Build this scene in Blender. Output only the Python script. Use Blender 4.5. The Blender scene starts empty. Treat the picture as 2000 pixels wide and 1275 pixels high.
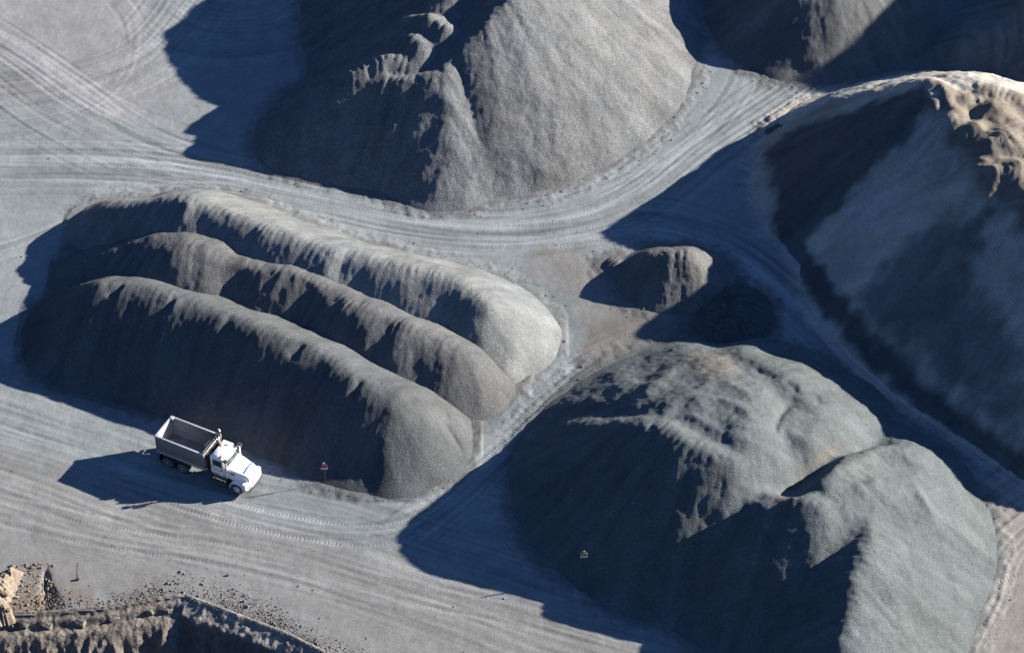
import bpy, bmesh, math, random
import numpy as np
from mathutils import Vector, Matrix

# ---------------------------------------------------------------- camera, sky, sun, exposure
scene = bpy.context.scene
COL = scene.collection
CAM_DIST, CAM_PITCH = 220.0, math.radians(44.0)
cam_data = bpy.data.cameras.new('camera'); cam = bpy.data.objects.new('camera', cam_data); COL.objects.link(cam)
cam_data.sensor_width = 36.0; cam_data.lens = 92.66; cam_data.clip_start = 1.0; cam_data.clip_end = 20000.0
cam.location = (0.0, -CAM_DIST * math.cos(CAM_PITCH), CAM_DIST * math.sin(CAM_PITCH))
cam.rotation_euler = (math.pi / 2 - CAM_PITCH, 0.0, 0.0)
scene.camera = cam
SUN_EL, SUN_AZ = math.radians(21.8), math.radians(13.5)          # azimuth counter-clockwise from +X
sun_vec = Vector((math.cos(SUN_EL) * math.cos(SUN_AZ), math.cos(SUN_EL) * math.sin(SUN_AZ), math.sin(SUN_EL)))
world = bpy.data.worlds.new('World'); scene.world = world; world.use_nodes = True
wn = world.node_tree; wn.nodes.clear()
sky = wn.nodes.new('ShaderNodeTexSky'); sky.sky_type = 'NISHITA'; sky.sun_disc = False
sky.sun_elevation = SUN_EL; sky.sun_rotation = math.pi / 2 - SUN_AZ
sky.altitude = 3000.0; sky.air_density = 1.0; sky.dust_density = 0.0; sky.ozone_density = 6.0
bg = wn.nodes.new('ShaderNodeBackground'); bg.inputs['Strength'].default_value = 0.070
wo = wn.nodes.new('ShaderNodeOutputWorld')
wn.links.new(sky.outputs[0], bg.inputs[0]); wn.links.new(bg.outputs[0], wo.inputs[0])
sun_data = bpy.data.lights.new('sun', 'SUN'); sun_data.energy = 5.0; sun_data.angle = math.radians(0.53); sun_data.color = (1.0, 0.885, 0.75)
sun = bpy.data.objects.new('sun', sun_data); COL.objects.link(sun)
sun.rotation_euler = sun_vec.to_track_quat('Z', 'Y').to_euler()
scene.view_settings.view_transform = 'Standard'; scene.view_settings.look = 'None'
scene.view_settings.exposure = 2.22; scene.view_settings.gamma = 1.0; scene.view_settings.use_curve_mapping = False

# ---------------------------------------------------------------- terrain maths (numpy only)
def _h(ix, iy, s):
    n = (ix.astype(np.int64) * 374761393 + iy.astype(np.int64) * 668265263 + s * 974634539) & 0xffffffff
    n = ((n ^ (n >> 13)) * 1274126177) & 0xffffffff
    n = ((n ^ (n >> 16)) * 2246822519) & 0xffffffff
    return ((n ^ (n >> 15)) & 0xffff).astype(np.float32) / 65535.0 * 6.2831853
def noise(x, y, s=0):
    """2-D gradient noise, about -0.7..0.7"""
    x = np.asarray(x, np.float64); y = np.asarray(y, np.float64)
    x, y = np.broadcast_arrays(x, y)
    ix = np.floor(x); iy = np.floor(y)
    fx = (x - ix).astype(np.float32); fy = (y - iy).astype(np.float32)
    u = fx * fx * fx * (fx * (fx * 6 - 15) + 10); v = fy * fy * fy * (fy * (fy * 6 - 15) + 10)
    def g(a, b):
        t = _h(ix + a, iy + b, s)
        return np.cos(t) * (fx - a) + np.sin(t) * (fy - b)
    n0 = g(0, 0); n0 = n0 + u * (g(1, 0) - n0)
    n1 = g(0, 1); n1 = n1 + u * (g(1, 1) - n1)
    return n0 + v * (n1 - n0)
def fbm(x, y, s=0, o=3, gain=0.5):
    r = 0; a = 1.0
    for k in range(o):
        r = r + a * noise(x, y, s + 17 * k); x = x * 2.03 + 3.7; y = y * 2.03 - 1.9; a *= gain
    return r
def smooth(a, b, x):
    t = np.clip((x - a) / (b - a), 0, 1); return t * t * (3 - 2 * t)
def resample(pts, step):
    p = np.asarray(pts, np.float64)
    if len(p) == 1: return p
    # Catmull-Rom through the points, then even spacing
    q = np.vstack([2 * p[0] - p[1], p, 2 * p[-1] - p[-2]]); out = []
    for i in range(1, len(q) - 2):
        a, b, c, d = q[i - 1], q[i], q[i + 1], q[i + 2]
        n = max(2, int(np.linalg.norm(c[:2] - b[:2]) / step * 2))
        t = np.linspace(0, 1, n, endpoint=False)[:, None]
        out.append(0.5 * (2 * b + (c - a) * t + (2 * a - 5 * b + 4 * c - d) * t * t + (3 * b - a - 3 * c + d) * t ** 3))
    out = np.vstack(out + [p[-1:]])
    s = np.concatenate([[0], np.cumsum(np.linalg.norm(np.diff(out[:, :2], axis=0), axis=1))])
    m = max(2, int(s[-1] / step) + 1); si = np.linspace(0, s[-1], m)
    return np.stack([np.interp(si, s, out[:, k]) for k in range(p.shape[1])], 1)
def polyline(x, y, pts):
    """distance, signed side offset (left positive) and arc length to a polyline"""
    p = np.asarray(pts, np.float64)[:, :2]
    best = np.full(x.shape, 1e9); side = np.zeros(x.shape); arc = np.zeros(x.shape); L = 0.0
    for a, b in zip(p[:-1], p[1:]):
        d = b - a; l = math.hypot(*d)
        if l < 1e-6: continue
        e = d / l
        t = np.clip((x - a[0]) * e[0] + (y - a[1]) * e[1], 0, l)
        rx = x - a[0] - t * e[0]; ry = y - a[1] - t * e[1]
        q = rx * rx + ry * ry; m = q < best
        best = np.where(m, q, best); arc = np.where(m, L + t, arc)
        side = np.where(m, np.sign(e[0] * ry - e[1] * rx), side); L += l
    best = np.sqrt(best)
    return best, best * side, arc
def polygon(x, y, pts):
    """signed distance to a closed polygon, positive inside"""
    p = np.asarray(pts, np.float64)[:, :2]
    d, _, _ = polyline(x, y, np.vstack([p, p[:1]]))
    ins = np.zeros(x.shape, bool)
    for a, b in zip(p, np.roll(p, -1, 0)):
        c = (a[1] > y) != (b[1] > y)
        ins ^= c & (x < (b[0] - a[0]) * (y - a[1]) / (b[1] - a[1] + 1e-12) + a[0])
    return np.where(ins, d, -d)
def ridge(x, y, pts, tan, rad):
    """a heap poured along a ridge: highest of the cones at repose slope; also a coordinate that runs along the ridge and round its ends"""
    p = resample(pts, 0.6); n = len(p)
    s = np.concatenate([[0], np.cumsum(np.linalg.norm(np.diff(p[:, :2], axis=0), axis=1))])
    tg = np.gradient(p[:, :2], axis=0); tg /= np.linalg.norm(tg, axis=1)[:, None] + 1e-9
    x = x.astype(np.float32); y = y.astype(np.float32); r2 = np.float32(rad * rad)
    best = np.full(x.shape, -1e9, np.float32); idx = np.zeros(x.shape, np.int32)
    for i in range(n):
        z = np.float32(p[i, 2] + tan * rad) - np.float32(tan) * np.sqrt((x - np.float32(p[i, 0])) ** 2 + (y - np.float32(p[i, 1])) ** 2 + r2)
        m = z > best; best[m] = z[m]; idx[m] = i
    rx = x - p[idx, 0]; ry = y - p[idx, 1]; tx = tg[idx, 0]; ty = tg[idx, 1]
    al = rx * tx + ry * ty; la = -rx * ty + ry * tx; d = np.sqrt(rx * rx + ry * ry)
    return best, s[idx] + 2.5 * np.arcsin(np.clip(al / (d + 0.6), -1, 1)), la, d
def pile_height(P, x, y, detail=True, info=None):
    wx, wy = x, y
    if detail:
        w = P.get('warp', 0.45)
        wx = x + w * fbm(x / 4.5, y / 4.5, 5, 2); wy = y + w * fbm(x / 4.5, y / 4.5, 6, 2)
    H = np.full(x.shape, -1e3); CC = np.zeros(x.shape); LL = np.zeros(x.shape)
    for k, (pts, tan, rad, lump, per) in enumerate(P['strokes']):
        z, c, la, d = ridge(wx, wy, pts, tan, rad)
        z = z.astype(np.float64)
        if detail:
            f = fbm(c / per + 31 * k, la * 0.08, 40 + k + P.get('seed', 0), 2)
            z = z + lump * f * (0.10 + 0.90 * np.exp(-(d / 3.0) ** 2))
            z = z + P.get('flute', 0.05) * fbm(c * 0.9, la * 0.13, 60 + k, 2) * smooth(0.3, 2.0, d)
        if info is not None: CC = np.where(z > H, c + 37 * k, CC); LL = np.where(z > H, la, LL)
        kk = P.get('blend', 0.35)
        h = np.clip(kk - np.abs(H - z), 0, None) / kk
        H = np.maximum(H, z) + h * h * kk * 0.25
    for pts, amp, wid in P.get('adds', []):
        d, _, arc = polyline(wx, wy, pts if len(pts) < 3 else resample(pts, 0.8))
        L = sum(math.hypot(b[0] - a[0], b[1] - a[1]) for a, b in zip(pts[:-1], pts[1:]))
        taper = smooth(0, 0.25 * L + 0.1, arc) * smooth(0, 0.25 * L + 0.1, L - arc) if L > 3 * wid else 1.0
        H = H + amp * np.exp(-(d / wid) ** 2) * taper
    if detail:
        g = P.get('grain', 1.0); top = smooth(-0.2, 0.8, H)
        H = H + top * g * (0.10 * fbm(x / 3.1, y / 3.1, 1, 2) + 0.07 * fbm(x / 1.0, y / 1.0, 2, 2) + 0.05 * fbm(x / 0.45, y / 0.45, 3, 2))
    if detail and P.get('rough'):
        n1 = fbm(x / 0.8, y / 0.8, 301, 2); n2 = fbm(x / 0.3, y / 0.3, 302, 2)
        H = H + smooth(-0.1, 0.5, H) * P['rough'] * (1.6 * np.abs(n1) + 0.9 * np.abs(n2) - 0.5)
    if info is not None: info['c'] = CC; info['la'] = LL
    # soft toe: loose grains run out a little beyond the repose line
    return np.where(H > 0.6, H, 0.6 - 0.75 * (0.6 - H))
PILES = {'A': {'adds': [([(-27.16, 9.28), (-27.54, 8.09), (-28.04, 7.43)], 0.25, 0.4), ([(-28.13, 9.4), (-28.99, 8.8), (-30.34, 8.64)], -0.3, 0.8),
                ([(-13.59, 3.34), (-14.19, 1.71)], -0.2, 0.6)],
       'flute': 0.04,
       'grain': 0.75,
       'seed': 2,
       'strokes': [([(-34.22, 11.78, 2.9), (-30.46, 10.14, 4.7), (-27.62, 9.54, 5.8), (-25.03, 8.46, 5.6), (-20.56, 6.07, 5.6), (-16.17, 3.95, 5.5), (-13.58, 3.11, 5.4),
                     (-10.15, 1.97, 5.3), (-7.17, 1.14, 5.2), (-4.21, -0.0, 5), (-2.3, -1.4, 4.7)],
                    0.875, 1.1, 0.2, 2.8)]},
 'B': {'adds': [([(-17.96, 1.42), (-18.55, 0.25), (-19.58, -0.91)], -0.18, 0.5), ([(-19.24, 1.55), (-19.84, 0.61), (-20.68, 0.01)], -0.12, 0.45),
                ([(-16.36, 0.58), (-16.82, -0.67), (-17.45, -1.49)], -0.18, 0.45), ([(-14.05, -1.15), (-14.63, -2.36), (-15.88, -3.55)], -0.24, 0.6),
                ([(-9.56, -3.95), (-10.57, -5.46), (-10.97, -6.79)], -0.21, 0.8), ([(-22.16, 2.36), (-23.08, 0.85), (-24.11, -0.51)], -0.21, 0.8)],
       'blend': 0.9,
       'flute': 0.04,
       'grain': 0.8,
       'seed': 3,
       'strokes': [([(-35.01, 5.68, 2.3), (-30.49, 5.51, 4.2), (-28.45, 5.14, 5.0), (-26.25, 4.52, 5.1), (-24.28, 3.57, 4.7), (-22.56, 2.93, 4.3)], 0.76, 1.7, 0.2, 2.8),
                   ([(-21.67, 2.53, 4.5), (-20.34, 2.01, 4.8), (-18.6, 1.49, 5.0), (-16.02, 0.46, 4.8), (-13.38, -1.99, 4.8), (-11.67, -3.02, 4.8), (-9.97, -4.02, 4.6),
                     (-7.46, -4.9, 4.3), (-4.76, -6.07, 3.7)],
                    0.85, 1.4, 0.28, 2.8)]},
 'C': {'adds': [([(-5.68, -13.18), (-4.67, -13.84), (-3.86, -14.93)], -0.3, 0.22), ([(-5.29, -12.51), (-3.68, -12.3)], 0.2, 0.5),
                ([(-32.18, -1.26), (-32.78, -1.67)], -0.25, 0.3), ([(-27.43, -2.83), (-27.81, -3.46)], -0.25, 0.3), ([(-27.21, -3.01), (-27.46, -3.61)], 0.2, 0.3),
                ([(-16.95, -8.22), (-17.47, -8.68)], -0.3, 0.3), ([(-11.92, -11.67), (-12.51, -12.44)], -0.3, 0.35), ([(-22.69, -5.03), (-23.07, -5.76)], -0.2, 0.4)],
       'flute': 0.03,
       'grain': 0.75,
       'seed': 4,
       'strokes': [([(-34.17, -0.98, 5), (-32.62, -1.0, 5.7), (-29.16, -2.08, 5.8), (-24.86, -3.77, 5.8), (-20.56, -5.98, 5.8), (-17.17, -7.83, 5.6),
                     (-14.23, -9.64, 5.5), (-11.72, -11.57, 5.3), (-9.47, -12.65, 4.9)],
                    0.885, 1.1, 0.12, 2.4)]},
 'K': {'adds': [],
       'flute': 0.05,
       'grain': 3.0,
       'rough': 0.35,
       'seed': 12,
       'strokes': [([(-42.16, -31.53, 2.6), (-39.79, -30.19, 1.9), (-38.65, -29.27, 1.4), (-37.95, -27.34, 0.8)], 1.4, 0.2, 0.5, 0.7),
                   ([(-39.77, -31.18, 1.0), (-38.04, -30.84, 0.6)], 1.3, 0.2, 0.4, 0.6)],
       'warp': 0.5},
 'L': {'adds': [([(30.97, -13.01), (27.97, -16.15), (25.14, -19.09), (22.96, -21.35), (20.77, -24.16), (18.66, -26.66)], -1.5, 1.25),
                ([(21.62, -26.97), (19.04, -26.55)], -0.0, 1), ([(13.52, -14.61), (16.08, -12.39), (17.93, -14.13), (19.29, -16.9)], 0.12, 0.5),
                ([(13.01, -16.67), (15.85, -15.28), (17.7, -16.89), (18.71, -19.41)], 0.14, 0.45), ([(11.79, -17.62), (14.12, -17.85), (16.33, -20.05)], 0.15, 0.4),
                ([(21.97, -14.45), (20.52, -16.83), (19.93, -19.34)], -0.3, 0.3), ([(22.69, -15.32), (21.71, -17.38), (21.33, -19.65)], 0.35, 0.7),
                ([(23.73, -12.89), (23.96, -14.58)], -0.2, 0.35), ([(24.73, -22.85), (27.01, -20.58), (29.03, -20.83)], 0.16, 0.5),
                ([(22.92, -25.5), (25.03, -23.88), (26.92, -24.46)], 0.16, 0.4), ([(31.07, -20.89), (31.08, -23.64), (32.58, -25.21)], 0.3, 0.5),
                ([(26.76, -26.34), (26.07, -29.18), (25.45, -31.69)], -0.0, 0.8), ([(19.27, -8.48), (19.9, -10.44), (21.36, -11.99)], -0.14, 0.35),
                ([(21.4, -11.63), (22.4, -13.92)], -0.14, 0.3), ([(14.35, -5.69), (12.29, -9.16), (10.05, -13.34), (8.01, -14.76)], 0.3, 1.0)],
       'blend': 0.7,
       'flute': 0.05,
       'grain': 1.2,
       'seed': 7,
       'strokes': [([(6.01, -15.22, 3.8), (7.53, -16.85, 5.5), (9.41, -18.43, 7.2), (11.1, -19.28, 8.2), (13.52, -21.28, 8.5), (16.17, -22.49, 8.1)], 0.82, 0.8, 0.13,
                    2.4),
                   ([(14.57, -5.72, 2.2), (16.22, -10.87, 5.0), (18.15, -16.32, 7.4), (17.45, -20.36, 8.2)], 0.75, 1.5, 0.2, 2.0),
                   ([(19.35, -7.73, 3.6), (21.54, -12.32, 5.6), (23.36, -15.86, 5.9), (22.74, -18.83, 6.6)], 0.72, 1.6, 0.12, 2.5),
                   ([(19.24, -26.47, 7.0), (21.28, -26.26, 7.9), (22.68, -26.95, 7.7)], 0.8, 0.7, 0.12, 2.4),
                   ([(23.19, -24.52, 7.3), (24.96, -20.7, 6.3), (27.42, -18.6, 5.1), (29.72, -18.18, 4.2)], 0.74, 0.9, 0.12, 2.5),
                   ([(24.44, -25.8, 7.0), (27.17, -24.04, 6.2), (29.53, -23.19, 4.7)], 0.72, 1.5, 0.12, 2.5),
                   ([(26.56, -27.47, 6.3), (25.98, -30.01, 6.6), (25.26, -32.15, 6.5), (24.66, -34.47, 5.8), (23.96, -37.16, 5.0)], 0.8, 0.7, 0.12, 2.5),
                   ([(11.82, -17.01, 7.2), (14.57, -14.02, 6.3), (16.41, -11.04, 5.0)], 0.84, 0.8, 0.1, 2.5),
                   ([(15.11, -17.49, 7.7), (17.31, -16.97, 7.5)], 0.62, 2.5, 0.1, 2.5)]},
 'M': {'adds': [],
       'flute': 0.04,
       'grain': 1.5,
       'rough': 0.22,
       'seed': 11,
       'strokes': [([(23.64, 25.19, 0.55), (24.75, 25.85, 0.6), (25.49, 26.24, 0.4)], 0.7, 0.2, 0.2, 0.6)],
       'warp': 0.3},
 'R': {'adds': [([(36.07, 17.13), (36.44, 15.99)], -0.35, 0.4)],
       'blend': 0.35,
       'flute': 0.1,
       'grain': 1.5,
       'seed': 8,
       'strokes': [([(24.75, 25.66, 0.4), (27.5, 25.01, 2.9), (31.5, 22.54, 6.6), (34.42, 19.59, 10.0), (36.12, 17.77, 11.8), (37.07, 16.13, 11.0), (38.32, 13.99, 10.3),
                     (39.75, 10.28, 10.6), (41.45, 5.31, 11.9), (44.43, 0.16, 12), (50.28, -6.57, 11.8), (55.67, -10.23, 11.4), (61.76, -11.49, 11.4),
                     (71.21, -12.1, 11)],
                    0.83, 0.5, 0.35, 3.0),
                   ([(39.71, 18.43, 10.6), (43.71, 17.01, 10.4), (49.78, 14.0, 10.4), (47.76, 2.97, 12), (54.45, -5.6, 12)], 0.8, 2.5, 0.5, 3.5),
                   ([(42.61, 12.72, 10.9), (44.62, 6.62, 11.6)], 0.8, 2, 0.5, 3), ([(37.52, 15.33, 11.1), (36.75, 14.26, 10.3)], 0.8, 0.6, 0.2, 2),
                   ([(39.8, 11.15, 11.1), (38.12, 10.64, 10.3)], 0.8, 0.8, 0.2, 2), ([(41.75, 6.17, 12.1), (40.01, 6.22, 11.0), (39.39, 5.64, 10.0)], 0.8, 0.8, 0.2, 2),
                   ([(42.32, 2.65, 12.0), (41.15, 1.69, 9.8)], 0.8, 0.8, 0.2, 2), ([(38.58, 16.84, 11.1), (39.57, 16.79, 10.8)], 0.8, 0.5, 0.15, 1.0),
                   ([(40.88, 15.55, 11.2), (41.29, 15.09, 10.9)], 0.75, 0.9, 0.15, 1.0), ([(38.94, 12.9, 11.2), (38.33, 12.59, 10.9)], 0.8, 0.6, 0.15, 1.0),
                   ([(41.35, 10.87, 12.0), (40.29, 10.3, 11.7)], 0.8, 0.8, 0.15, 1.0), ([(37.28, 14.37, 11.1), (37.5, 13.79, 10.8)], 0.8, 0.4, 0.15, 1.0),
                   ([(41.31, 6.34, 12.5), (40.06, 6.18, 12.2)], 0.82, 0.6, 0.15, 1.0), ([(39.27, 8.38, 11.1), (38.9, 7.82, 10.8)], 0.8, 0.4, 0.15, 1.0)]},
 'S1': {'adds': [],
        'flute': 0.05,
        'seed': 5,
        'strokes': [([(12.18, 5.78, 2.5), (13.27, 5.59, 3.2), (14.64, 5.6, 3.3)], 0.84, 0.6, 0.08, 2.0), ([(8.99, 7.29, 0.7), (9.92, 6.58, 1.0)], 0.7, 0.15, 0.15, 0.7)],
        'warp': 0.25},
 'S2': {'adds': [],
        'flute': 0.03,
        'grain': 0.8,
        'seed': 6,
        'strokes': [([(16.6, -0.35, 0.9), (17.59, 0.98, 1.4), (18.74, 2.17, 1.8), (19.06, 0.23, 1.7), (17.9, -1.01, 1.3)], 0.72, 0.5, 0.25, 1.2)],
        'warp': 0.3},
 'T1': {'adds': [],
        'flute': 0.09,
        'seed': 9,
        'strokes': [([(26.6, 37.7, 1.2), (26.85, 38.5, 3.1), (27.62, 40.17, 5.4), (29.08, 43.01, 8), (31.7, 47.55, 10)], 0.76, 0.5, 0.4, 1.8)]},
 'T2': {'adds': [],
        'flute': 0.09,
        'seed': 10,
        'strokes': [([(39.78, 34.55, 1.5), (42.61, 34.6, 3.6), (47.55, 36.85, 6), (52.03, 37.57, 8.2), (61.82, 38.98, 12.6), (71.95, 41.61, 18), (80.79, 46.66, 22.5),
                      (84.09, 57.25, 23.5), (88.08, 67.53, 24)],
                     0.76, 0.8, 0.4, 3.0),
                    ([(50.63, 32.41, 6), (55.68, 33.48, 7.5)], 0.76, 0.8, 0.4, 3.0)]},
 'top': {'adds': [],
         'flute': 0.07,
         'grain': 1.25,
         'seed': 1,
         'strokes': [([(-6.48, 18.49, 2.5), (-6.13, 21.34, 4.8), (-5.8, 25.31, 7.2), (-5.23, 26.61, 7.5), (-4.18, 27.62, 8.2), (-2.05, 28.86, 9.3), (-0.09, 31.53, 10.4),
                       (1.85, 35.7, 11.0), (2.84, 43.75, 11.5), (2.91, 53.07, 12)],
                      0.77, 0.7, 0.32, 2.6),
                     ([(-17.69, 24.57, 4.2), (-15.16, 26.17, 5.3), (-11.82, 25.63, 6.2), (-9.07, 24.98, 6.6), (-6.79, 24.84, 7.0)], 0.82, 0.6, 0.1, 2.6),
                     ([(-13.89, 26.08, 6.3), (-11.84, 26.97, 7.1), (-10.25, 27.28, 7.2), (-9.11, 26.79, 6.9)], 0.8, 0.35, 0.3, 1.9),
                     ([(-9.62, 29.62, 7.8), (-8.44, 28.43, 8.2), (-7.38, 27.28, 7.2)], 0.82, 0.35, 0.18, 2.0),
                     ([(-7.55, 30.64, 9.2), (-6.12, 29.66, 8.8)], 0.82, 0.35, 0.18, 2.0), ([(-15.23, 27.47, 5.2), (-15.5, 25.81, 3.6)], 0.85, 0.1, 0.1, 1.2),
                     ([(-5.58, 36.06, 9.6), (-3.32, 44.67, 12), (0.0, 50.61, 12.5)], 0.76, 0.9, 0.4, 2.5)]}}
COAT = {'L': [([(14.15, -5.61), (16.66, -5.55), (18.56, -7.28), (17.78, -11.34), (15.71, -11.92), (14.16, -8.45)], (0.17, 0.174, 0.17), 0.6),
       ([(25.86, -17.14), (23.15, -19.99), (20.09, -23.94), (18.68, -26.4), (20.15, -26.65), (22.3, -21.32), (24.9, -18.53)], (0.178, 0.178, 0.172), 0.5)],
 'R': [([(35.0, 18.08), (36.6, 18.67), (43.92, 18.29), (47.59, 18.62), (44.26, -1.74), (41.04, 0.35), (39.02, 4.13), (37.61, 9.72), (36.52, 13.58), (36.36, 16.22)],
        (0.235, 0.212, 0.18), 0.9),
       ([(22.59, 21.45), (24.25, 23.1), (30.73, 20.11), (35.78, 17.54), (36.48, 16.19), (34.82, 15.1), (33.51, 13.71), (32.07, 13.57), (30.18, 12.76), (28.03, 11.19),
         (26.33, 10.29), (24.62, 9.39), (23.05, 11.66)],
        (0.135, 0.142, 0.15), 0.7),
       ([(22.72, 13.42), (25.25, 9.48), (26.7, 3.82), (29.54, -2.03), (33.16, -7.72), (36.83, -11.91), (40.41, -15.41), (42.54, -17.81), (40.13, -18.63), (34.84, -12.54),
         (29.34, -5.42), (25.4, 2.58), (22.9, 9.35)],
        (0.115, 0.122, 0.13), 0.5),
       ([(29.54, -2.03), (28.88, 0.44), (31.43, 3.1), (35.03, 4.11), (37.68, 2.53), (37.32, -2.48), (40.54, -6.68), (40.08, -14.57), (35.08, -8.65)],
        (0.225, 0.235, 0.24), 1.2),
       ([(35.99, 0.73), (37.29, 2.65), (38.88, 2.88), (38.26, 0.3), (36.66, -0.59)], (0.17, 0.178, 0.185), 0.8)]}
EDGE = [(-43.73, -31.34), (-38.42, -30.89), (-36.11, -30.89), (-30.79, -30.39), (-27.03, -29.49), (-24.75, -29.09), (-22.34, -30.19), (-19.95, -31.34), (-16.79, -32.81),
 (-13.64, -34.76), (-9.0, -37.39)]
PIT = [(-43.73, -31.34), (-38.42, -30.89), (-36.11, -30.89), (-30.79, -30.39), (-27.03, -29.49), (-24.75, -29.09), (-22.34, -30.19), (-19.95, -31.34), (-16.79, -32.81),
 (-13.64, -34.76), (-9.0, -37.39), (-8.45, -53.85), (-40.14, -53.85)]
ROADS = [([(-52.55, -7.35), (-40.98, -12.54), (-28.15, -18.09), (-11.83, -23.69), (3.85, -30.34), (18.82, -36.44), (33.12, -42.51)], 8.0, 0.65),
 ([(-54.66, 20.16), (-41.0, 20.16), (-29.51, 19.12), (-17.97, 15.68), (-4.45, 12.32), (4.45, 12.65), (11.27, 16.71), (18.46, 24.41), (28.49, 34.01), (39.04, 43.38),
   (47.45, 51.59)],
  3.6, 1.0),
 ([(8.01, 12.65), (14.23, 12.32), (19.78, 8.7), (24.16, 2.95), (29.4, -5.29), (36.71, -13.94), (43.73, -21.32)], 3.0, 0.9),
 ([(18.23, 4.84), (14.1, -0.15), (6.73, -4.99), (0.41, -12.54), (-4.82, -18.63), (-10.2, -25.0)], 2.6, 0.9),
 ([(-58.83, 44.99), (-47.49, 34.01), (-39.48, 26.58), (-29.64, 20.51), (-19.85, 17.05)], 4.0, 0.8),
 ([(-29.24, 54.98), (-29.55, 46.61), (-33.47, 36.3), (-42.36, 31.0), (-56.23, 29.51)], 5.0, 0.6),
 ([(46.68, -15.34), (39.62, -19.44), (35.65, -23.96), (34.09, -28.58), (31.64, -33.06), (28.51, -37.39)], 4.0, 1.0),
 ([(-34.31, 44.99), (-29.01, 40.2), (-21.37, 41.78), (-14.91, 49.91)], 6.0, 0.6),
 ([(23.21, 40.2), (20.71, 31.0), (15.16, 22.98), (9.07, 18.77), (2.24, 15.34), (-5.37, 14.33)], 1.6, 0.7),
 ([(-34.5, -15.34), (-24.01, -19.44), (-12.66, -22.64), (-5.97, -20.79), (-1.62, -15.34), (3.32, -8.52), (8.47, -2.59)], 1.3, 0.8),
 ([(-13.38, 13.32), (-2.22, 11.66), (6.65, 11.66), (13.38, 13.32), (19.02, 10.66), (23.44, 4.84), (28.59, -4.99)], 1.3, 0.8),
 ([(-48.15, 7.4), (-41.57, 10.66), (-36.65, 13.99), (-30.29, 17.74), (-19.83, 16.71)], 1.3, 0.8),
 ([(-51.61, 42.58), (-40.18, 32.5), (-31.38, 24.41), (-24.19, 20.87)], 1.3, 0.7), ([(41.29, -27.06), (37.33, -27.57), (34.55, -31.09), (32.43, -35.96)], 1.3, 0.9),
 ([(-39.58, 48.26), (-35.78, 40.2), (-36.79, 31.75), (-42.64, 25.85), (-49.73, 23.7)], 1.3, 0.3),
 ([(-43.18, -19.71), (-31.63, -22.91), (-19.58, -25.52), (-3.85, -30.09), (11.33, -35.48)], 1.3, 0.6)]
PATCH = [([(0.22, 5.35), (3.67, 2.95), (5.03, -1.07), (3.58, -4.69), (1.25, -7.65), (-2.26, -11.69), (-1.64, -12.54), (2.08, -8.23), (4.63, -4.69), (5.97, -0.77), (4.32, 3.58),
   (1.74, 5.8)],
  (0.2, 0.235, 0.235), 0.5),
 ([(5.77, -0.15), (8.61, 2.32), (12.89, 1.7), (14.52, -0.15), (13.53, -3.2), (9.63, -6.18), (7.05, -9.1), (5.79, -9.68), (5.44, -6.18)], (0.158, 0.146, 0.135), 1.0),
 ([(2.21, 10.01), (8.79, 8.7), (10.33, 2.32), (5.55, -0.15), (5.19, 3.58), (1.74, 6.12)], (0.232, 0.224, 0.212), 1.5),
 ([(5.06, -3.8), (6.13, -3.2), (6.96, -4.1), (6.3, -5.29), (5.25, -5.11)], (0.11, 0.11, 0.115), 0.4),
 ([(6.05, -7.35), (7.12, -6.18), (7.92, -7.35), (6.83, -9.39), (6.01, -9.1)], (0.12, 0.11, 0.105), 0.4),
 ([(-36.82, -25.52), (-32.09, -25.77), (-31.57, -30.34), (-36.15, -30.59)], (0.225, 0.185, 0.145), 1.5),
 ([(-38.28, -26.29), (-37.14, -26.03), (-35.45, -27.06), (-35.0, -30.59), (-38.43, -30.84)], (0.26, 0.195, 0.135), 0.8),
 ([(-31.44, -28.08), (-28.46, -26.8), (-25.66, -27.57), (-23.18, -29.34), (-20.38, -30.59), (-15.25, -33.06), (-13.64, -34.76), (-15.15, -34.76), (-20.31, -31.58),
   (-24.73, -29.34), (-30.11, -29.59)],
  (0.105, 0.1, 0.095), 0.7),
 ([(35.92, -16.99), (44.4, -16.99), (40.76, -40.67), (28.9, -40.67), (32.63, -31.09), (35.45, -23.96)], (0.31, 0.285, 0.255), 2.0),
 ([(-47.5, -10.26), (-36.5, -15.62), (-23.1, -20.79), (-7.83, -25.77), (3.84, -31.09), (18.79, -36.92), (-11.19, -38.81), (-23.12, -30.09), (-44.8, -27.06)],
  (0.268, 0.264, 0.254), 2.0),
 ([(-55.2, 53.27), (-35.13, 53.27), (-30.93, 29.51), (-37.0, 25.13), (-52.24, 34.01)], (0.315, 0.315, 0.312), 3.0)]
FURROW = [(-35.5, -26.65), (-35.22, -28.58), (-34.78, -30.49)]
SIGNS = [(-14.67, -17.81, 0.21), (5.43, -27.53, 0.93)]
BOULDERS = [(-38.04, -26.34, 0.0, 0.5), (-38.13, -29.56, 0.68, 0.8), (-37.32, -29.39, 0.0, 0.45), (-37.74, -30.94, 0.42, 0.6), (-38.7, -27.85, 0.45, 0.7)]
CX = (-38.160079886674076, -34.86707806904229)
CY = (-30.589878577313954, -26.031033938154195)
CABLE = [(-33.09, -25.93), (-33.04, -26.65), (-32.97, -27.57)]
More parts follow.
